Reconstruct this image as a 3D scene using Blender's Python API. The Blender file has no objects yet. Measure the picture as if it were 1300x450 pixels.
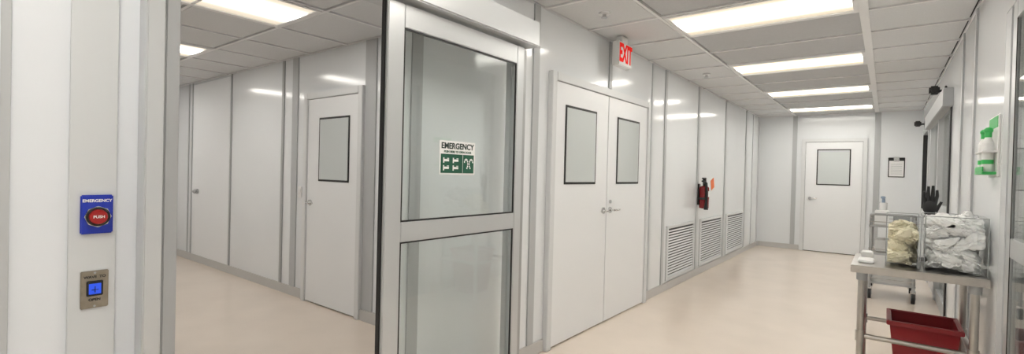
import bpy, bmesh, math, random
from mathutils import Vector, Matrix, noise
random.seed(4)
sc = bpy.context.scene
H = 2.70      # corridor ceiling
HL = 2.62     # side room ceiling
XA = -2.13    # corridor left wall
XR = 0.50     # corridor right wall
YF = 11.2     # far wall
YD = 2.70     # side room wall

# ---------------------------------------------------------------- materials
def mat(name, col, rough=.5, metal=0., spec=.5, noise_amt=0., noise_scale=4., bump=0., bscale=60., emit=None, estr=0.):
    m = bpy.data.materials.new(name); m.use_nodes = True
    nt = m.node_tree; b = nt.nodes['Principled BSDF']
    b.inputs['Base Color'].default_value = (*col, 1)
    b.inputs['Roughness'].default_value = rough
    b.inputs['Metallic'].default_value = metal
    b.inputs['Specular IOR Level'].default_value = spec
    tc = nt.nodes.new('ShaderNodeTexCoord')
    if noise_amt > 0:
        n = nt.nodes.new('ShaderNodeTexNoise'); n.inputs['Scale'].default_value = noise_scale
        n.inputs['Detail'].default_value = 4
        nt.links.new(tc.outputs['Object'], n.inputs['Vector'])
        r = nt.nodes.new('ShaderNodeMapRange')
        r.inputs['From Min'].default_value = .3; r.inputs['From Max'].default_value = .7
        r.inputs['To Min'].default_value = 1 - noise_amt; r.inputs['To Max'].default_value = 1 + noise_amt
        nt.links.new(n.outputs['Fac'], r.inputs['Value'])
        mx = nt.nodes.new('ShaderNodeVectorMath'); mx.operation = 'SCALE'
        mx.inputs[0].default_value = col
        nt.links.new(r.outputs['Result'], mx.inputs['Scale'])
        nt.links.new(mx.outputs['Vector'], b.inputs['Base Color'])
    if bump > 0:
        n2 = nt.nodes.new('ShaderNodeTexNoise'); n2.inputs['Scale'].default_value = bscale
        nt.links.new(tc.outputs['Object'], n2.inputs['Vector'])
        bp = nt.nodes.new('ShaderNodeBump'); bp.inputs['Strength'].default_value = bump
        bp.inputs['Distance'].default_value = .01
        nt.links.new(n2.outputs['Fac'], bp.inputs['Height'])
        nt.links.new(bp.outputs['Normal'], b.inputs['Normal'])
    if emit:
        b.inputs['Emission Color'].default_value = (*emit, 1)
        b.inputs['Emission Strength'].default_value = estr
    return m

def glassmat(name, tint, base=.03, top=.6):
    # thin pane: Schlick-like reflectance, both faces identical
    m = bpy.data.materials.new(name); m.use_nodes = True
    nt = m.node_tree; nt.nodes.clear()
    o = nt.nodes.new('ShaderNodeOutputMaterial'); t = nt.nodes.new('ShaderNodeBsdfTransparent')
    g = nt.nodes.new('ShaderNodeBsdfGlossy'); mx = nt.nodes.new('ShaderNodeMixShader')
    lw = nt.nodes.new('ShaderNodeLayerWeight'); lw.inputs['Blend'].default_value = .5
    pw = nt.nodes.new('ShaderNodeMath'); pw.operation = 'POWER'; pw.inputs[1].default_value = 4
    ad = nt.nodes.new('ShaderNodeMath'); ad.operation = 'MULTIPLY_ADD'; ad.use_clamp = True
    ad.inputs[1].default_value = top; ad.inputs[2].default_value = base
    t.inputs['Color'].default_value = (*tint, 1); g.inputs['Roughness'].default_value = .02
    nt.links.new(lw.outputs['Facing'], pw.inputs[0]); nt.links.new(pw.outputs[0], ad.inputs[0])
    nt.links.new(ad.outputs[0], mx.inputs[0])
    nt.links.new(t.outputs[0], mx.inputs[1]); nt.links.new(g.outputs[0], mx.inputs[2])
    nt.links.new(mx.outputs[0], o.inputs[0])
    return m

M = {}
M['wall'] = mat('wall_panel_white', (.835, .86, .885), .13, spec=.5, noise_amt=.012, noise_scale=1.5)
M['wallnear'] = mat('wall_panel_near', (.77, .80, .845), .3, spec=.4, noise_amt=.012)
M['strip'] = mat('batten_grey', (.50, .515, .53), .35, spec=.4)
M['stripl'] = mat('batten_light', (.64, .66, .68), .35, spec=.4)
M['floor'] = mat('floor_epoxy', (.80, .70, .61), .19, spec=.5, noise_amt=.03, noise_scale=2.5)
M['tile'] = mat('ceiling_tile', (.72, .73, .745), .8, noise_amt=.03, noise_scale=80)
M['tiled'] = mat('ceiling_filter_grey', (.53, .535, .55), .6, noise_amt=.03, noise_scale=50)
M['tbar'] = mat('ceiling_tbar_white', (.86, .86, .87), .4)
M['dark'] = mat('ceiling_void_dark', (.05, .05, .05), .8)
M['base'] = mat('baseboard_grey', (.58, .57, .56), .5)
M['door'] = mat('door_white', (.875, .89, .91), .28, spec=.4)
M['frame'] = mat('door_frame_white', (.74, .755, .77), .35)
M['black'] = mat('black_gasket', (.012, .012, .013), .4)
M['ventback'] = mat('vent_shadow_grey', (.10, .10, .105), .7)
M['pane'] = mat('door_window_pane', (.64, .68, .685), .05, spec=.8)  # opaque pane; bright reflection and lit room beyond are painted into its pale colour
M['alu'] = mat('aluminium_satin', (.60, .615, .63), .34, metal=.4)
M['alud'] = mat('aluminium_dark', (.42, .43, .44), .4, metal=.3)
M['steel'] = mat('stainless_steel', (.50, .48, .45), .28, metal=1., noise_amt=.05, noise_scale=20)
M['chrome'] = mat('chrome', (.6, .6, .6), .15, metal=1.)
M['glass'] = glassmat('door_glass', (.955, .972, .968), .05)
M['acryl'] = glassmat('acrylic_clear', (.995, 1, 1), .008, .2)
M['blue'] = mat('plate_blue', (.012, .035, .42), .35)
M['white'] = mat('print_white', (.85, .85, .85), .5)
M['red'] = mat('button_red', (.34, .010, .010), .3)
M['binred'] = mat('bin_red_plastic', (.26, .008, .014), .35, noise_amt=.05)
M['plate'] = mat('plate_bronze_steel', (.32, .285, .23), .35, metal=.8, noise_amt=.08, noise_scale=60)
M['led'] = mat('sensor_led_blue', (.01, .03, .3), .4, emit=(.02, .12, 1), estr=.5)
M['signg'] = mat('sign_green', (.012, .095, .055), .5)
M['signk'] = mat('sign_dark', (.03, .05, .045), .5)
M['exitw'] = mat('exit_housing_white', (.72, .72, .71), .4)
M['exitr'] = mat('exit_letter_red', (.62, .01, .008), .6, spec=.1, emit=(1, .02, .01), estr=.25)
M['extred'] = mat('extinguisher_red', (.24, .01, .014), .25)
M['orange'] = mat('tag_orange', (.9, .18, .03), .5)
M['cloth'] = mat('cloth_white', (.88, .88, .88), .85, spec=.1, bump=.4, bscale=30)
M['clothy'] = mat('glove_cream', (.86, .80, .62), .8, spec=.1, bump=.4, bscale=30)
M['eyeg'] = mat('eyewash_green', (.05, .50, .12), .4)
M['paper'] = mat('paper', (.85, .85, .85), .7)
M['rubber'] = mat('black_rubber', (.02, .02, .022), .6)
M['plastic'] = mat('plastic_grey', (.35, .37, .38), .5)
M['bluecap'] = mat('cap_blue', (.30, .38, .5), .4)

def lightmat(name, cbase, cpeak, base, peak, axis, bands, width):
    # fluorescent troffer lens: cream diffuser, tubes glowing softly through the middle
    m = bpy.data.materials.new(name); m.use_nodes = True
    nt = m.node_tree; nt.nodes.clear(); N = nt.nodes.new; LK = nt.links.new
    o = N('ShaderNodeOutputMaterial'); e = N('ShaderNodeEmission'); e2 = N('ShaderNodeEmission'); ad = N('ShaderNodeAddShader')
    e.inputs['Color'].default_value = (*cpeak, 1)
    e2.inputs['Color'].default_value = (*cbase, 1); e2.inputs['Strength'].default_value = base
    tc = N('ShaderNodeTexCoord'); sp = N('ShaderNodeSeparateXYZ'); LK(tc.outputs['Object'], sp.inputs[0])
    ab = N('ShaderNodeMath'); ab.operation = 'ABSOLUTE'; LK(sp.outputs[axis], ab.inputs[0])
    sb = N('ShaderNodeMath'); sb.operation = 'SUBTRACT'; LK(ab.outputs[0], sb.inputs[0]); sb.inputs[1].default_value = bands
    dv = N('ShaderNodeMath'); dv.operation = 'DIVIDE'; LK(sb.outputs[0], dv.inputs[0]); dv.inputs[1].default_value = width
    sq = N('ShaderNodeMath'); sq.operation = 'MULTIPLY'; LK(dv.outputs[0], sq.inputs[0]); LK(dv.outputs[0], sq.inputs[1])
    ng = N('ShaderNodeMath'); ng.operation = 'MULTIPLY'; LK(sq.outputs[0], ng.inputs[0]); ng.inputs[1].default_value = -1
    ex = N('ShaderNodeMath'); ex.operation = 'EXPONENT'; LK(ng.outputs[0], ex.inputs[0])
    ma = N('ShaderNodeMath'); ma.operation = 'MULTIPLY'; LK(ex.outputs[0], ma.inputs[0]); ma.inputs[1].default_value = peak
    LK(ma.outputs[0], e.inputs['Strength']); LK(e.outputs[0], ad.inputs[0]); LK(e2.outputs[0], ad.inputs[1]); LK(ad.outputs[0], o.inputs[0]); return m
M['lamp'] = lightmat('troffer_diffuser', (1, .86, .64), (1, .965, .89), .80, 22.0, 1, 0, .10)
M['lampl'] = lightmat('troffer_diffuser_side', (1, .87, .68), (1, .965, .90), .8, 17.0, 0, 0, .105)

# ---------------------------------------------------------------- builder
class B:
    def __init__(s, name): s.name = name; s.v = []; s.f = []; s.m = []; s.sm = []; s.mats = []
    def mi(s, k):
        if k not in s.mats: s.mats.append(k)
        return s.mats.index(k)
    def add(s, bm, k, smooth=False, mx=None):
        if mx is not None: bm.transform(mx)
        bm.verts.index_update(); o = len(s.v); i = s.mi(k)
        s.v += [tuple(v.co) for v in bm.verts]
        for f in bm.faces:
            s.f.append([o + v.index for v in f.verts]); s.m.append(i); s.sm.append(smooth)
        bm.free(); return s
    def box(s, x0, x1, y0, y1, z0, z1, k, bev=0., mx=None):
        bm = bmesh.new(); bmesh.ops.create_cube(bm, size=1)
        sx, sy, sz = abs(x1-x0), abs(y1-y0), abs(z1-z0)
        bm.transform(Matrix.Translation(((x0+x1)/2, (y0+y1)/2, (z0+z1)/2)) @ Matrix.Diagonal((sx, sy, sz, 1)))
        if bev: bmesh.ops.bevel(bm, geom=bm.edges[:], offset=min(bev, .45*min(sx, sy, sz)), segments=2, affect='EDGES')
        return s.add(bm, k, False, mx)
    def cyl(s, p0, p1, r0, k, r1=None, seg=20, caps=True):
        p0 = Vector(p0); p1 = Vector(p1); d = p1-p0; r1 = r0 if r1 is None else r1
        bm = bmesh.new(); bmesh.ops.create_cone(bm, cap_ends=caps, segments=seg, radius1=r0, radius2=r1, depth=d.length)
        q = Vector((0, 0, 1)).rotation_difference(d.normalized()).to_matrix().to_4x4()
        return s.add(bm, k, True, Matrix.Translation((p0+p1)/2) @ q)
    def sph(s, c, r, k, sc3=(1, 1, 1)):
        bm = bmesh.new(); bmesh.ops.create_uvsphere(bm, u_segments=18, v_segments=10, radius=r)
        return s.add(bm, k, True, Matrix.Translation(c) @ Matrix.Diagonal((*sc3, 1)))
    def tube(s, pts, r, k, seg=12):
        for a, b in zip(pts, pts[1:]): s.cyl(a, b, r, k, seg=seg)
        for p in pts[1:-1]: s.sph(p, r, k)
        return s
    def text(s, txt, size, mx, k, ext=.0006, bold=0.):
        c = bpy.data.curves.new('t', 'FONT'); c.body = txt; c.size = size; c.align_x = 'CENTER'; c.align_y = 'CENTER'
        c.extrude = ext; c.offset = bold
        o = bpy.data.objects.new('t', c); sc.collection.objects.link(o)
        dg = bpy.context.evaluated_depsgraph_get(); me = bpy.data.meshes.new_from_object(o.evaluated_get(dg))
        bm = bmesh.new(); bm.from_mesh(me); bpy.data.objects.remove(o); bpy.data.curves.remove(c); bpy.data.meshes.remove(me)
        return s.add(bm, k, False, mx)
    def done(s):
        me = bpy.data.meshes.new(s.name); me.from_pydata(s.v, [], s.f)
        for k in s.mats: me.materials.append(M[k])
        me.polygons.foreach_set('material_index', s.m); me.polygons.foreach_set('use_smooth', s.sm)
        me.update()
        if any(s.sm):
            try: me.set_sharp_from_angle(angle=math.radians(40))
            except Exception: pass
        # origin to bbox centre
        xs = [Vector(v) for v in s.v]
        lo = Vector([min(p[i] for p in xs) for i in range(3)]); hi = Vector([max(p[i] for p in xs) for i in range(3)])
        c = (lo+hi)/2; me.transform(Matrix.Translation(-c))
        o = bpy.data.objects.new(s.name, me); o.location = c; sc.collection.objects.link(o); return o

def boxo(name, x0, x1, y0, y1, z0, z1, k, bev=0.): return B(name).box(x0, x1, y0, y1, z0, z1, k, bev).done()
# text facing +X, reading direction +Y
def faceX(x, y, z, mirror=False):
    r = Matrix(((0, 0, 1, 0), (1, 0, 0, 0), (0, 1, 0, 0), (0, 0, 0, 1)))
    if mirror: r = r @ Matrix.Diagonal((-1, 1, 1, 1))
    return Matrix.Translation((x, y, z)) @ r

# ---------------------------------------------------------------- shell
boxo('floor', -9.1, 3.7, -3.1, YF+.1, -.1, 0, 'floor')
boxo('wall_corridor_left', XA-.12, XA, 1.72, YF, 0, H, 'wall')
boxo('wall_far', -2.25, 3.6, YF, YF+.1, 0, H, 'wall')
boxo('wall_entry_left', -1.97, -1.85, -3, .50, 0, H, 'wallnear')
boxo('wall_entry_back', -1.97, 2.6, -3.1, -3, 0, H, 'wall')
boxo('wall_entry_right', 2.5, 2.6, -3, 2.6, 0, H, 'wall')
boxo('wall_over_opening', XA-.12, -1.85, .50, 1.72, 2.36, H, 'wall')
boxo('wall_side_room_front', -9, XA-.12, YD, YD+.12, 0, H, 'wall')
boxo('wall_side_room_end', -9.1, -9, -1.3, YD+.12, 0, H, 'wall')
boxo('wall_side_room_back', -9, -1.97, -1.3, -1.2, 0, H, 'wall')
# right wall with openings: glass door y 2.62-3.75, opening 6.45-9.0, window 9.5-10.8
w = B('wall_corridor_right')
w.box(XR, XR+.12, 3.75, 6.45, 0, H, 'wall')
w.box(XR, XR+.12, 9.1, 9.5, 0, H, 'wall').box(XR, XR+.12, 10.8, YF, 0, H, 'wall')
w.box(XR, XR+.12, 6.45, 9.1, 2.3, H, 'wall').box(XR, XR+.12, 9.5, 10.8, 2.3, H, 'wall').box(XR, XR+.12, 9.5, 10.8, 0, .9, 'wall')
w.box(XR, XR+.12, 2.6, 3.75, 2.36, H, 'wall')
w.done()
boxo('wall_entry_return', XR, 3.6, 2.5, 2.6, 0, H, 'wall')
boxo('wall_right_room_end', 3.6, 3.7, 2.5, YF+.1, 0, H, 'wall')

# ceilings
def ceiling(name, xe, ye, z, skip, darkcols=(), wide=()):
    c = B(name)
    c.box(xe[0], xe[-1], ye[0], ye[-1], z+.06, z+.12, 'dark')
    g = .023
    for i in range(len(xe)-1):
        for j in range(len(ye)-1):
            if (i, j) in skip: continue
            c.box(xe[i]+g, xe[i+1]-g, ye[j]+g, ye[j+1]-g, z+.008, z+.03, 'tiled' if i in darkcols else 'tile', .004)
    for i, x in enumerate(xe):
        hw = .03 if i in wide else .012
        c.box(x-hw, x+hw, ye[0], ye[-1], z-.001, z+.02, 'tbar')
    for i, x in enumerate(xe[:-1]):
        for y in ye: c.box(x+.013, xe[i+1]-.013, y-.012, y+.012, z, z+.02, 'tbar')
    return c.done()
P = .6833
ys = [3.79+P*k for k in range(-9, 11)] + [YF]
ys = [-3.05] + ys
xs = [-2.14, -1.48, -.165, XR]
lr = [1+9+k for k in (-9, -6, -3, 0, 3, 6, 9)]
ceiling('ceiling', xs, ys, H, {(1, j) for j in lr}, (1,), (2,))
xs2 = [XR+.02, 1.15, 1.8, 2.5, 3.1, 3.6]
ceiling('ceiling_right_bay', xs2, ys, H, {(1, j) for j in lr}, ())
xl = [-9, -8.3, -7.6, -6.9, -6.22, -5.52, -4.85, -4.17, -3.43, -2.8, -2.2]
yl = [-1.2, -.6, .05, .7, 1.35, 2.02, YD]
lsk = {(i, j) for i in (1, 4, 7) for j in (3, 4)} 
ceiling('ceiling_side_room', xl, yl, HL, lsk)
def troffer(x0, x1, y0, y1, z, k):
    t = B('ceiling_light_panel'); a = .02; r = .03
    x0 += a; x1 -= a; y0 += a; y1 -= a
    t.box(x0, x1, y0, y0+r, z-.004, z+.04, 'tbar').box(x0, x1, y1-r, y1, z-.004, z+.04, 'tbar')
    t.box(x0, x0+r, y0+r, y1-r, z-.004, z+.04, 'tbar').box(x1-r, x1, y0+r, y1-r, z-.004, z+.04, 'tbar')
    t.box(x0+r, x1-r, y0+r, y1-r, z+.006, z+.03, k)
    return t.done()
for j in lr:
    troffer(xs[1], xs[2]-.01, ys[j], ys[j+1], H, 'lamp')
    troffer(xs2[1], xs2[2], ys[j], ys[j+1], H, 'lamp')  # right bay panels are added to light the space behind the glass
for i in (1, 4, 7): troffer(xl[i], xl[i+1], yl[3], yl[5], HL, 'lampl')
# sprinkler heads
for p in ((-1.8, 3.45), (-1.8, 6.2)):
    s = B('sprinkler_head'); s.cyl((p[0], p[1], H-.006), (p[0], p[1], H+.008), .045, 'tbar').cyl((p[0], p[1], H-.03), (p[0], p[1], H-.005), .015, 'chrome').cyl((p[0], p[1], H-.034), (p[0], p[1], H-.03), .025, 'chrome'); s.done()

# baseboards
b = B('baseboard_corridor_left')
for y0, y1 in ((1.73, 3.17), (5.17, YF-.015)): b.box(XA, XA+.014, y0, y1, 0, .10, 'base', .004)
b.done()
B('baseboard_far').box(-2.11, -1.36, YF-.014, YF, 0, .1, 'base').box(-.28, XR, YF-.014, YF, 0, .1, 'base').done()
B('baseboard_right').box(XR-.014, XR, 3.8, 6.4, 0, .1, 'base', .004).done()
B('baseboard_side_room').box(-8.98, -4.92, YD-.014, YD, 0, .1, 'base').box(-3.86, -2.27, YD-.03, YD, 0, .1, 'base').done()
B('baseboard_entry').box(-1.85, -1.836, -2.98, .45, 0, .1, 'base').done()

# battens on walls
n = 0
def tr(x0, x1, y0, y1, z0, z1, k):
    global n; n += 1; boxo('trim_%d' % n, x0, x1, y0, y1, z0, z1, k, .002)
for y, wd, k in ((5.30, .05, 'stripl'), (5.72, .07, 'strip'), (7.03, .08, 'strip'), (8.50, .09, 'strip'), (9.98, .12, 'strip'), (10.55, .04, 'stripl'), (11.1, .08, 'stripl')):
    tr(XA, XA+.012, y-wd/2, y+wd/2, .1, H, k)
tr(XA, XA+.012, 4.20, 4.26, 2.25, H, 'strip')
tr(XA, XA+.012, 2.95, 3.03, .1, H, 'strip')
tr(XA, XA+.012, 1.78, 1.86, .1, H, 'strip')
tr(-1.52, -1.44, YF-.012, YF, .1, H, 'strip'); tr(-.19, -.10, YF-.012, YF, .1, H, 'strip')
for x, wd, k in ((-8.28, .03, 'strip'), (-8.15, .03, 'strip'), (-6.80, .035, 'alud'), (-5.42, .05, 'alud'), (-5.15, .12, 'strip'), (-3.78, .17, 'strip')):
    tr(x-wd/2, x+wd/2, YD-.012, YD, .1, HL, k)
tr(-1.85, -1.838, .302, .410, .1, H, 'stripl')
tr(-1.85, -1.842, .165, .185, .1, H, 'strip')
for y in (4.85, 5.6): tr(XR-.012, XR, y-.03, y+.03, .1, H, 'strip')

# ---------------------------------------------------------------- hinged doors
def lever(d, p, ax, sgn, out):
    # p on door face, ax 'y' or 'x' direction of lever, out = outward dir
    p = Vector(p); o = Vector(out); a = Vector((0, 1, 0)) if ax == 'y' else Vector((1, 0, 0))
    d.cyl(p, p+o*.012, .03, 'chrome'); d.cyl(p, p+o*.055, .010, 'chrome')
    d.tube([p+o*.052, p+o*.056+a*sgn*.06, p+o*.05+a*sgn*.12], .009, 'chrome')
# double doors on the corridor left wall
d = B('door_1')
X = XA
y0, ym, y1, zt = 3.24, 4.17, 5.10, 2.165
d.box(X, X+.045, y0-.07, y0-.004, 0, zt+.07, 'frame', .004).box(X, X+.045, y1+.004, y1+.07, 0, zt+.07, 'frame', .004)
d.box(X, X+.045, y0-.004, y1+.004, zt+.004, zt+.07, 'frame', .004)
d.box(X, X+.006, y0-.004, y1+.004, 0, zt+.004, 'black')
for a, c, wa, wb in ((y0, ym-.006, 3.39, 3.93), (ym+.006, y1, 4.36, 4.89)):
    d.box(X+.006, X+.028, a, c, .012, zt, 'door', .002)
    d.box(X+.028, X+.034, wa, wb, 1.33, 1.99, 'black', .002)
    d.box(X+.034, X+.036, wa+.020, wb-.020, 1.350, 1.970, 'pane')
lever(d, (X+.028, ym-.07, 1.08), 'y', -1, (1, 0, 0)); lever(d, (X+.028, ym+.07, 1.08), 'y', 1, (1, 0, 0))
d.cyl((X+.028, ym+.07, 1.16), (X+.04, ym+.07, 1.16), .018, 'chrome')
d.done()
def doorY(name, xa, xb, Y, wa, wb, hx, hs, wz=(1.32, 2.0), zt=2.15):
    d = B(name)
    d.box(xa-.07, xa-.004, Y-.045, Y, 0, zt+.07, 'frame', .004).box(xb+.004, xb+.07, Y-.045, Y, 0, zt+.07, 'frame', .004)
    d.box(xa-.004, xb+.004, Y-.045, Y, zt+.004, zt+.07, 'frame', .004)
    d.box(xa-.004, xb+.004, Y-.006, Y, 0, zt+.004, 'black')
    d.box(xa, xb, Y-.028, Y-.006, .012, zt, 'door', .002)
    d.box(wa, wb, Y-.034, Y-.028, wz[0], wz[1], 'black', .002)
    d.box(wa+.02, wb-.02, Y-.036, Y-.034, wz[0]+.02, wz[1]-.02, 'pane')
    lever(d, (hx, Y-.028, 1.05), 'x', hs, (0, -1, 0)); d.done()
doorY('door_2', -4.83, -3.93, YD, -4.61, -4.07, -4.76, 1, (1.28, 1.93), 2.13)
doorY('door_3', -1.28, -.36, YF, -1.09, -.54, -1.19, 1, (1.32, 2.02), 2.16)
# flush panel door with knob in side room
k = B('door_4'); k.box(-8.10, -6.83, YD-.01, YD, .1, HL-.03, 'door', .002); k.cyl((-7.88, YD-.01, 1.03), (-7.88, YD-.03, 1.03), .035, 'alud').sph((-7.88, YD-.05, 1.03), .03, 'alud'); k.done()
s = B('light_switch'); s.box(-5.04, -4.965, YD-.020, YD-.012, 1.09, 1.21, 'white', .003).box(-5.015, -4.99, YD-.026, YD-.020, 1.12, 1.18, 'paper', .002); s.done()

# ---------------------------------------------------------------- automatic sliding door
o = B('sliding_door_frame')
o.box(-1.97, -1.745, .46, 2.49, 2.215, 2.37, 'alu', .006)
o.box(-1.95, -1.90, 2.41, 2.53, 0, 2.215, 'alu', .004)
o.box(-1.90, -1.86, 2.44, 2.51, 0, 2.215, 'alud', .003)
o.box(-2.00, -1.79, .515, .555, 0, 2.215, 'alud', .004)
o.box(-1.85, -1.775, .462, .510, 0, 2.215, 'alu', .004)
o.box(-2.24, -2.13, 1.675, 1.72, 0, 2.36, 'alu', .004)
o.done()
L = B('sliding_glass_door')
xa, xb = -1.845, -1.80
ly0, ly1 = 1.368, 2.405
L.box(xa, xb, ly0, ly0+.095, .02, 2.20, 'alu', .004).box(xa, xb, ly1-.07, ly1, .02, 2.20, 'alu', .004)
L.box(xa, xb, ly0+.095, ly1-.07, 2.09, 2.20, 'alu', .003).box(xa, xb, ly0+.095, ly1-.07, 1.075, 1.17, 'alu', .003)
L.box(xa, xb, ly0+.095, ly1-.07, .02, .16, 'alu', .003)
for z0, z1 in ((.16, 1.075), (1.17, 2.09)):
    g = .008
    L.box(xb-.012, xb-.004, ly0+.095, ly0+.095+g, z0, z1, 'black').box(xb-.012, xb-.004, ly1-.07-g, ly1-.07, z0, z1, 'black')
    L.box(xb-.012, xb-.004, ly0+.103, ly1-.078, z1-g, z1, 'black').box(xb-.012, xb-.004, ly0+.103, ly1-.078, z0, z0+g, 'black')
    L.box(-1.826, -1.820, ly0+.097, ly1-.072, z0, z1, 'glass')
L.box(xa+.002, xb-.014, ly0-.006, ly0, .02, 2.20, 'black', .002)
L.done()
S = B('emergency_exit_sign_sticker')
sx = -1.8185
S.box(sx, sx+.0012, 1.718, 1.987, 1.400, 1.578, 'white')
S.text('EMERGENCY', .043, faceX(sx+.002, 1.8525, 1.550), 'signk', bold=.0012)
S.text('PUSH HERE TO OPEN DOOR', .016, faceX(sx+.002, 1.8525, 1.520), 'signg', bold=.0004)
S.box(sx+.0012, sx+.003, 1.728, 1.888, 1.408, 1.508, 'signg').box(sx+.0012, sx+.003, 1.893, 1.977, 1.408, 1.508, 'signg')
# pictogram: hands pushing a door, curved arrow
for yy, zz in ((1.765, 1.475), (1.765, 1.435), (1.835, 1.475), (1.835, 1.435)):
    S.box(sx+.003, sx+.0038, yy-.016, yy+.020, zz-.006, zz+.006, 'white').box(sx+.003, sx+.0038, yy-.022, yy-.014, zz-.014, zz+.014, 'white')
    S.box(sx+.003, sx+.0038, yy+.006, yy+.020, zz+.008, zz+.012, 'white')
for sg, oy in ((1, 1.915), (-1, 1.955)):
    for q in range(8):
        a0 = q/8*4.2-1.0
        S.box(0, .0008, -.004, .004, -.0045, .0045, 'white', 0, Matrix.Translation((sx+.003, oy+.014*math.cos(a0)*sg, 1.458+.026*math.sin(a0))))
S.done()

# emergency button
e = B('emergency_push_button')
ex = -1.838; yc = .363; zc = 1.266
e.box(ex, ex+.012, yc-.037, yc+.037, zc-.057, zc+.057, 'blue', .003)
e.text('EMERGENCY', .0118, faceX(ex+.0125, yc, zc+.040), 'white', bold=.0003)
e.cyl((ex+.010, yc, zc-.006), (ex+.022, yc, zc-.006), .031, 'chrome', seg=8)
e.cyl((ex+.020, yc, zc-.006), (ex+.026, yc, zc-.006), .028, 'black', seg=32)
e.cyl((ex+.022, yc, zc-.006), (ex+.034, yc, zc-.006), .023, 'red', .020, seg=32)
e.text('PUSH', .011, faceX(ex+.0345, yc, zc-.006), 'white', bold=.0002)
e.done()
e = B('wave_to_open_sensor')
zc = 1.044; yc = .361
e.box(ex, ex+.006, yc-.032, yc+.032, zc-.055, zc+.055, 'plate', .002)
e.text('WAVE  TO', .0105, faceX(ex+.0065, yc, zc+.037), 'black', bold=.0003)
e.text('OPEN', .0105, faceX(ex+.0065, yc, zc-.030), 'black', bold=.0003)
e.box(ex+.006, ex+.010, yc-.019, yc+.019, zc-.019, zc+.026, 'black', .002)
e.box(ex+.010, ex+.0115, yc-.014, yc+.014, zc-.013, zc+.018, 'led', .001)
e.box(ex+.0115, ex+.0122, yc-.008, yc+.008, zc-.001, zc+.001, 'black').box(ex+.0115, ex+.0122, yc-.001, yc+.001, zc-.008, zc+.010, 'black')
for a in (-1, 1):
    e.cyl((ex+.006, yc, zc+a*.049), (ex+.0075, yc, zc+a*.049), .003, 'alud')
e.done()

# ---------------------------------------------------------------- exit sign
e = B('exit_sign')
e.box(-2.00, -1.93, 4.0, 4.28, 2.42, 2.64, 'exitw', .008)
e.box(-2.0, -1.94, 4.08, 4.20, 2.64, H, 'exitw', .004)
e.text('EXIT', .225, faceX(-1.929, 4.14, 2.53) @ Matrix.Diagonal((.58, 1, 1, 1)), 'exitr', bold=.009)
e.done()

# vents
for y0, y1 in ((5.86, 6.92), (7.20, 8.36), (8.66, 9.83)):
    v = B('return_air_vent'); z0, z1 = .12, .80; X = XA
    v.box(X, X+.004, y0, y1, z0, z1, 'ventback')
    v.box(X, X+.022, y0, y0+.035, z0, z1, 'frame', .003).box(X, X+.022, y1-.035, y1, z0, z1, 'frame', .003)
    v.box(X, X+.022, y0+.035, y1-.035, z0, z0+.035, 'frame', .003).box(X, X+.022, y0+.035, y1-.035, z1-.035, z1, 'frame', .003)
    zz = z0+.05
    while zz < z1-.045:
        mx = Matrix.Translation((X+.012, (y0+y1)/2, zz)) @ Matrix.Rotation(math.radians(50), 4, 'Y')
        v.box(-.010, .010, -(y1-y0)/2+.035, (y1-y0)/2-.035, -.0015, .0015, 'frame', 0, mx)
        zz += .035
    v.done()

# fire extinguisher
f = B('fire_extinguisher'); fx, fy = XA+.095, 7.06
f.box(XA+.012, XA+.03, fy-.04, fy+.04, 1.02, 1.32, 'black', .003)
f.cyl((fx, fy, .98), (fx, fy, 1.26), .064, 'extred', seg=28).sph((fx, fy, 1.26), .064, 'extred', (1, 1, .6)).sph((fx, fy, .985), .064, 'extred', (1, 1, .25))
f.cyl((fx, fy, 1.29), (fx, fy, 1.36), .022, 'black').box(fx-.02, fx+.02, fy-.08, fy+.02, 1.35, 1.37, 'black', .004)
f.box(fx-.015, fx+.015, fy-.09, fy+.01, 1.395, 1.41, 'black', .004).box(fx-.02, fx+.02, fy-.02, fy+.03, 1.33, 1.41, 'black', .004)
f.tube([(fx, fy-.02, 1.35), (fx+.045, fy-.07, 1.33), (fx+.055, fy-.075, 1.2), (fx+.05, fy-.07, 1.04)], .018, 'black')
f.cyl((fx+.05, fy-.07, 1.06), (fx+.05, fy-.07, .96), .018, 'black', .030)
f.box(XA+.03, fx+.05, fy-.07, fy+.07, 1.10, 1.13, 'black', .003)
f.box(fx+.063, fx+.066, fy-.03, fy+.05, 1.14, 1.22, 'paper')
f.box(0, .003, -.075, .075, -.08, .065, 'orange', 0, Matrix.Translation((fx+.09, fy+.06, 1.33)) @ Matrix.Rotation(.3, 4, 'X'))
f.done()

# clipboard on far wall
c = B('wall_clipboard'); c.box(.02, .26, YF-.012, YF, 1.50, 1.86, 'black', .004).box(.035, .245, YF-.015, YF-.012, 1.515, 1.80, 'paper').box(.10, .18, YF-.028, YF-.012, 1.79, 1.87, 'chrome', .006)
for i in range(6): c.box(.06, .22, YF-.0158, YF-.015, 1.56+i*.035, 1.565+i*.035, 'plastic')
c.done()

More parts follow.
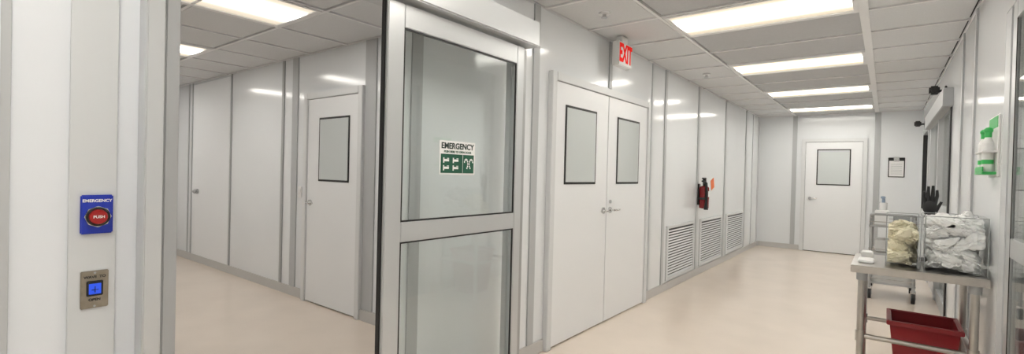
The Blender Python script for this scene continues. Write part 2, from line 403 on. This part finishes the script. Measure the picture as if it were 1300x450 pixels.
# ---------------------------------------------------------------- right wall fittings
R = XR
g = B('entry_glass_door')
g.box(R, R+.045, 3.46, 3.56, .0, 2.36, 'alu', .004).box(R, R+.05, 2.62, 2.70, 0, 2.36, 'alu', .004)
g.box(R, R+.045, 2.70, 3.46, 1.05, 1.15, 'alu', .003).box(R, R+.045, 2.70, 3.46, 2.26, 2.36, 'alu', .003).box(R, R+.045, 2.70, 3.46, 0, .14, 'alu', .003)
g.box(R-.001, R+.002, 3.452, 3.46, .14, 2.26, 'black').box(R+.05, R+.10, 3.56, 3.75, 0, 2.36, 'alud', .004)
g.box(R, R+.05, 3.60, 3.75, 0, 2.36, 'stripl', .003)
g.box(R+.006, R+.012, 2.70, 3.46, .14, 1.05, 'glass').box(R+.006, R+.012, 2.70, 3.46, 1.15, 2.26, 'glass')
g.done()
g = B('window_1')
g.box(R-.012, R+.08, 6.45, 6.55, 0, 2.3, 'black', .004).box(R-.02, R+.08, 7.7, 7.8, 0, 2.3, 'alu', .004).box(R-.02, R+.08, 9.0, 9.1, 0, 2.3, 'alu', .004)
g.box(R-.08, R, 6.35, 9.15, 2.18, 2.36, 'alud', .006).box(R, R+.06, 6.55, 9.0, 1.05, 1.15, 'alu').box(R, R+.06, 6.55, 9.0, 0, .14, 'alu')
g.box(R+.03, R+.036, 6.55, 7.7, .14, 2.2, 'glass').box(R+.03, R+.036, 7.8, 9.0, .14, 2.2, 'glass')
g.done()
g = B('window_2')
g.box(R-.02, R+.06, 9.5, 9.58, .9, 2.3, 'alu', .004).box(R-.02, R+.06, 10.72, 10.8, .9, 2.3, 'black', .004).box(R-.02, R+.06, 9.58, 10.72, .9, .98, 'alu').box(R-.02, R+.06, 9.58, 10.72, 2.22, 2.3, 'alud')
g.box(R+.03, R+.036, 9.58, 10.72, .98, 2.22, 'glass'); g.done()
for y, z in ((7.1, 2.44), (10.6, 2.40)):
    a = B('security_camera'); a.box(R-.02, R, y-.04, y+.04, z-.05, z+.05, 'black', .006)
    a.cyl((R-.02, y, z), (R-.07, y, z), .014, 'black').box(R-.15, R-.06, y-.07, y+.05, z-.04, z+.05, 'black', .015).cyl((R-.105, y-.07, z), (R-.105, y-.085, z), .028, 'rubber'); a.done()

# eyewash station
w = B('eyewash_station')
ya, yb_ = 3.80, 4.12
w.box(R-.010, R, ya, yb_, 1.46, 1.82, 'white', .005)
w.box(R-.012, R-.010, ya+.02, yb_-.02, 1.745, 1.81, 'eyeg', .0)
w.box(R-.070, R-.010, ya+.02, yb_-.02, 1.475, 1.49, 'eyeg', .003).box(R-.070, R-.064, ya+.02, yb_-.02, 1.49, 1.52, 'eyeg', .002)
w.box(R-.072, R-.010, ya+.01, yb_-.01, 1.60, 1.612, 'white', .003)
for yy in (ya+.09, ya+.23):
    w.cyl((R-.040, yy, 1.49), (R-.040, yy, 1.655), .026, 'white').cyl((R-.040, yy, 1.655), (R-.040, yy, 1.69), .026, 'white', .014)
    w.cyl((R-.040, yy, 1.69), (R-.040, yy, 1.72), .016, 'eyeg').sph((R-.040, yy, 1.73), .021, 'eyeg', (1, 1, .9)).cyl((R-.040, yy, 1.535), (R-.040, yy, 1.56), .0265, 'eyeg')
w.done()

# ---------------------------------------------------------------- steel table
t = B('stainless_work_table')
tx0, tx1, ty0, ty1, tz = -.17, .487, 3.86, 4.52, .868
t.box(tx0, tx1, ty0, ty1, tz-.012, tz, 'steel', .003)
for a in ((tx0, tx1, ty0, ty0+.012), (tx0, tx1, ty1-.012, ty1), (tx0, tx0+.012, ty0+.012, ty1-.012), (tx1-.012, tx1, ty0+.012, ty1-.012)):
    t.box(*a, tz-.048, tz-.012, 'steel', .002)
lx = (tx0+.06, tx1-.055); lyy = (ty0+.06, ty1-.06)
for x in lx:
    for y in lyy:
        t.cyl((x, y, .03), (x, y, tz-.012), .021, 'steel').cyl((x, y, tz-.10), (x, y, tz-.012), .03, 'alud')
        t.cyl((x, y, 0), (x, y, .04), .026, 'alud', .020)
        for z in (.40, ): t.cyl((x, y, z-.035), (x, y, z+.035), .027, 'steel')
for y in lyy: t.cyl((lx[0], y, .40), (lx[1], y, .40), .016, 'steel')
for x in lx: t.cyl((x, lyy[0], .40), (x, lyy[1], .40), .016, 'steel')
t.done()

# red bin under table
r = B('red_waste_bin')
bm = bmesh.new()
def ring(x0, x1, y0, y1, z): return [bm.verts.new(p) for p in ((x0, y0, z), (x1, y0, z), (x1, y1, z), (x0, y1, z))]
a = [ring(.09, .34, 4.08, 4.36, .0), ring(.04, .39, 4.04, 4.40, .50), ring(.05, .38, 4.05, 4.39, .50), ring(.10, .33, 4.09, 4.35, .02)]
bm.faces.new(a[0][::-1]); bm.faces.new(a[3])
for p, q in zip(a, a[1:]):
    for i in range(4): bm.faces.new((p[i], p[(i+1) % 4], q[(i+1) % 4], q[i]))
r.add(bm, 'binred')
r.box(.025, .405, 4.025, 4.045, .475, .505, 'binred', .004).box(.025, .405, 4.395, 4.415, .475, .505, 'binred', .004)
r.box(.025, .045, 4.045, 4.395, .475, .505, 'binred', .004).box(.385, .405, 4.045, 4.395, .475, .505, 'binred', .004)
r.done()

def crumple(b, x0, x1, y0, y1, z0, z1, n, k, r=.05, seed=0):
    rr = random.Random(seed)
    for i in range(n):
        rad = r*rr.uniform(.85, 1.2)
        c = Vector((rr.uniform(x0+rad*.7, x1-rad*.7), rr.uniform(y0+rad*.7, y1-rad*.7), z0+rad*.4+(z1-z0-rad*.9)*(i+.5)/n))
        bm = bmesh.new(); bmesh.ops.create_icosphere(bm, subdivisions=4, radius=1)
        off = Vector((rr.random()*50, rr.random()*50, rr.random()*50))
        for v in bm.verts:
            p = v.co.normalized()
            wv = Vector((noise.noise(p*1.3+off), noise.noise(p*1.3-off), noise.noise(p*1.3+off*2)))
            q = 1 + .35*noise.noise(p*1.4+off) - .40*abs(noise.noise(p*2.2+off+wv*1.5)) - .16*abs(noise.noise(p*5+off+wv*2))
            v.co = p*q*rad
        S3 = Matrix.Diagonal((rr.uniform(1.1, 1.5), rr.uniform(.9, 1.3), rr.uniform(.5, .8), 1))
        R3 = Matrix.Rotation(rr.uniform(-.7, .7), 4, 'X') @ Matrix.Rotation(rr.uniform(-.6, .6), 4, 'Y') @ Matrix.Rotation(rr.uniform(0, 6), 4, 'Z')
        bm.transform(R3 @ S3)
        for v in bm.verts:
            v.co += c
            v.co.x = min(max(v.co.x, x0), x1); v.co.y = min(max(v.co.y, y0), y1); v.co.z = max(v.co.z, z0)
        b.add(bm, k, True)

def bin_(name, x0, x1, y0, y1, zh, k, n, seed, fill=.9, r=.06):
    b = B(name); z = tz+.001; th = .004
    b.box(x0, x1, y0, y1, z, z+th, 'acryl')
    b.box(x0, x1, y0, y0+th, z+th, z+zh, 'acryl').box(x0, x1, y1-th, y1, z+th, z+zh, 'acryl')
    b.box(x0, x0+th, y0+th, y1-th, z+th, z+zh, 'acryl').box(x1-th, x1, y0+th, y1-th, z+th, z+zh, 'acryl')
    e = .004
    for (xx, yy) in ((x0, y0), (x1, y0), (x0, y1), (x1, y1)):
        b.box(xx-e/2, xx+e/2, yy-e/2, yy+e/2, z, z+zh, 'plastic')
    for yy in (y0, y1): b.box(x0, x1, yy-e/2, yy+e/2, z+zh-e, z+zh, 'plastic')
    for xx in (x0, x1): b.box(xx-e/2, xx+e/2, y0, y1, z+zh-e, z+zh, 'plastic')
    crumple(b, x0+.008, x1-.008, y0+.008, y1-.008, z+.008, z+zh*fill, n, k, r, seed)
    b.done()
bin_('acrylic_glove_bin', .01, .182, 3.97, 4.32, .335, 'clothy', 34, 3, .88, .055)
bin_('acrylic_cloth_bin', .200, .482, 3.93, 4.36, .345, 'cloth', 70, 7, 1.0, .062)

# black gloves sticking up behind the bins (on a stand)
g = B('black_rubber_glove')
gx, gy = .245, 4.44
g.cyl((gx, gy, tz), (gx, gy, tz+.02), .05, 'rubber').cyl((gx, gy, tz+.02), (gx, gy, tz+.34), .022, 'rubber', .03)
g.sph((gx, gy, tz+.38), .042, 'rubber', (1, .5, 1.2))
for dx, dz, r_ in ((-.030, .09, .010), (-.010, .125, .011), (.012, .13, .011), (.032, .10, .010)):
    g.cyl((gx+dx*.8, gy, tz+.40), (gx+dx*1.15, gy, tz+.40+dz*.6), r_+.002, 'rubber', r_).cyl((gx+dx*1.15, gy, tz+.40+dz*.6), (gx+dx*1.1, gy-.012, tz+.40+dz), r_, 'rubber', r_*.7)
g.cyl((gx+.030, gy, tz+.35), (gx+.060, gy, tz+.42), .012, 'rubber', .008)
g.done()
# flat wipes packet on table
p = B('wipes_packet'); p.box(-.14, -.05, 4.0, 4.2, tz+.001, tz+.016, 'white', .006).box(-.13, -.06, 4.30, 4.42, tz+.001, tz+.04, 'paper', .006); p.done()

# ---------------------------------------------------------------- utility cart
c = B('utility_cart'); cx0, cx1, cy0, cy1 = -.15, .30, 7.25, 7.95
for z in (.20, .55, .88):
    c.box(cx0+.01, cx1-.01, cy0+.01, cy1-.01, z, z+.008, 'steel')
    for a in ((cx0, cx1, cy0, cy0+.01), (cx0, cx1, cy1-.01, cy1), (cx0, cx0+.01, cy0, cy1), (cx1-.01, cx1, cy0, cy1)):
        c.box(*a, z-.012, z+.010, 'alud').box(*a, z+.05, z+.058, 'steel')
for x in (cx0+.02, cx1-.02):
    for y in (cy0+.02, cy1-.02):
        c.cyl((x, y, .13), (x, y, 1.0), .017, 'alud')
        c.box(x-.026, x+.026, y-.012, y+.035, .10, .15, 'chrome', .003)
        c.box(x-.028, x-.022, y-.005, y+.03, .05, .11, 'chrome', .002).box(x+.022, x+.028, y-.005, y+.03, .05, .11, 'chrome', .002)
        c.cyl((x-.018, y+.012, .062), (x+.018, y+.012, .062), .062, 'rubber', seg=28).cyl((x-.021, y+.012, .062), (x+.021, y+.012, .062), .030, 'alud')
c.tube([(cx0+.02, cy0+.02, .98), (cx0+.02, cy0-.05, 1.02), (cx0+.06, cy0-.09, 1.03), (cx1-.06, cy0-.09, 1.03), (cx1-.02, cy0-.05, 1.02), (cx1-.02, cy0+.02, .98)], .015, 'alud')
c.box(-.10, .04, 7.35, 7.60, .889, 1.06, 'paper', .006).box(.08, .24, 7.4, 7.65, .889, 1.02, 'plastic', .01)
c.cyl((-.02, 7.72, .889), (-.02, 7.72, 1.15), .04, 'white').cyl((-.02, 7.72, 1.15), (-.02, 7.72, 1.20), .018, 'bluecap')
c.box(-.05, .0, 7.70, 7.74, 1.20, 1.23, 'bluecap', .006)
c.box(-.09, .20, 7.4, 7.75, .559, .70, 'white', .01)
c.done()

# ---------------------------------------------------------------- world + camera
wd = bpy.data.worlds.new('World'); sc.world = wd; wd.use_nodes = True
wd.node_tree.nodes['Background'].inputs[0].default_value = (.8, .85, .9, 1)
wd.node_tree.nodes['Background'].inputs[1].default_value = .3
cam = bpy.data.cameras.new('camera'); co = bpy.data.objects.new('camera', cam); sc.collection.objects.link(co)
cam.sensor_width = 36; cam.lens = 36*609/1300; cam.clip_start = .02
th = math.atan(.780); pt = .0099; ro = .0247
fw = Vector((-math.sin(th)*math.cos(pt), math.cos(th)*math.cos(pt), -math.sin(pt)))
rt = Vector((math.cos(th), math.sin(th), 0)); up = rt.cross(fw)
r2 = rt*math.cos(ro)+up*math.sin(ro); u2 = up*math.cos(ro)-rt*math.sin(ro)
mw = Matrix((r2, u2, -fw)).transposed().to_4x4(); mw.translation = (0, 0, 1.42)
co.matrix_world = mw
sc.camera = co
sc.view_settings.view_transform = 'Standard'
sc.view_settings.look = 'None'
sc.view_settings.exposure = 0.2
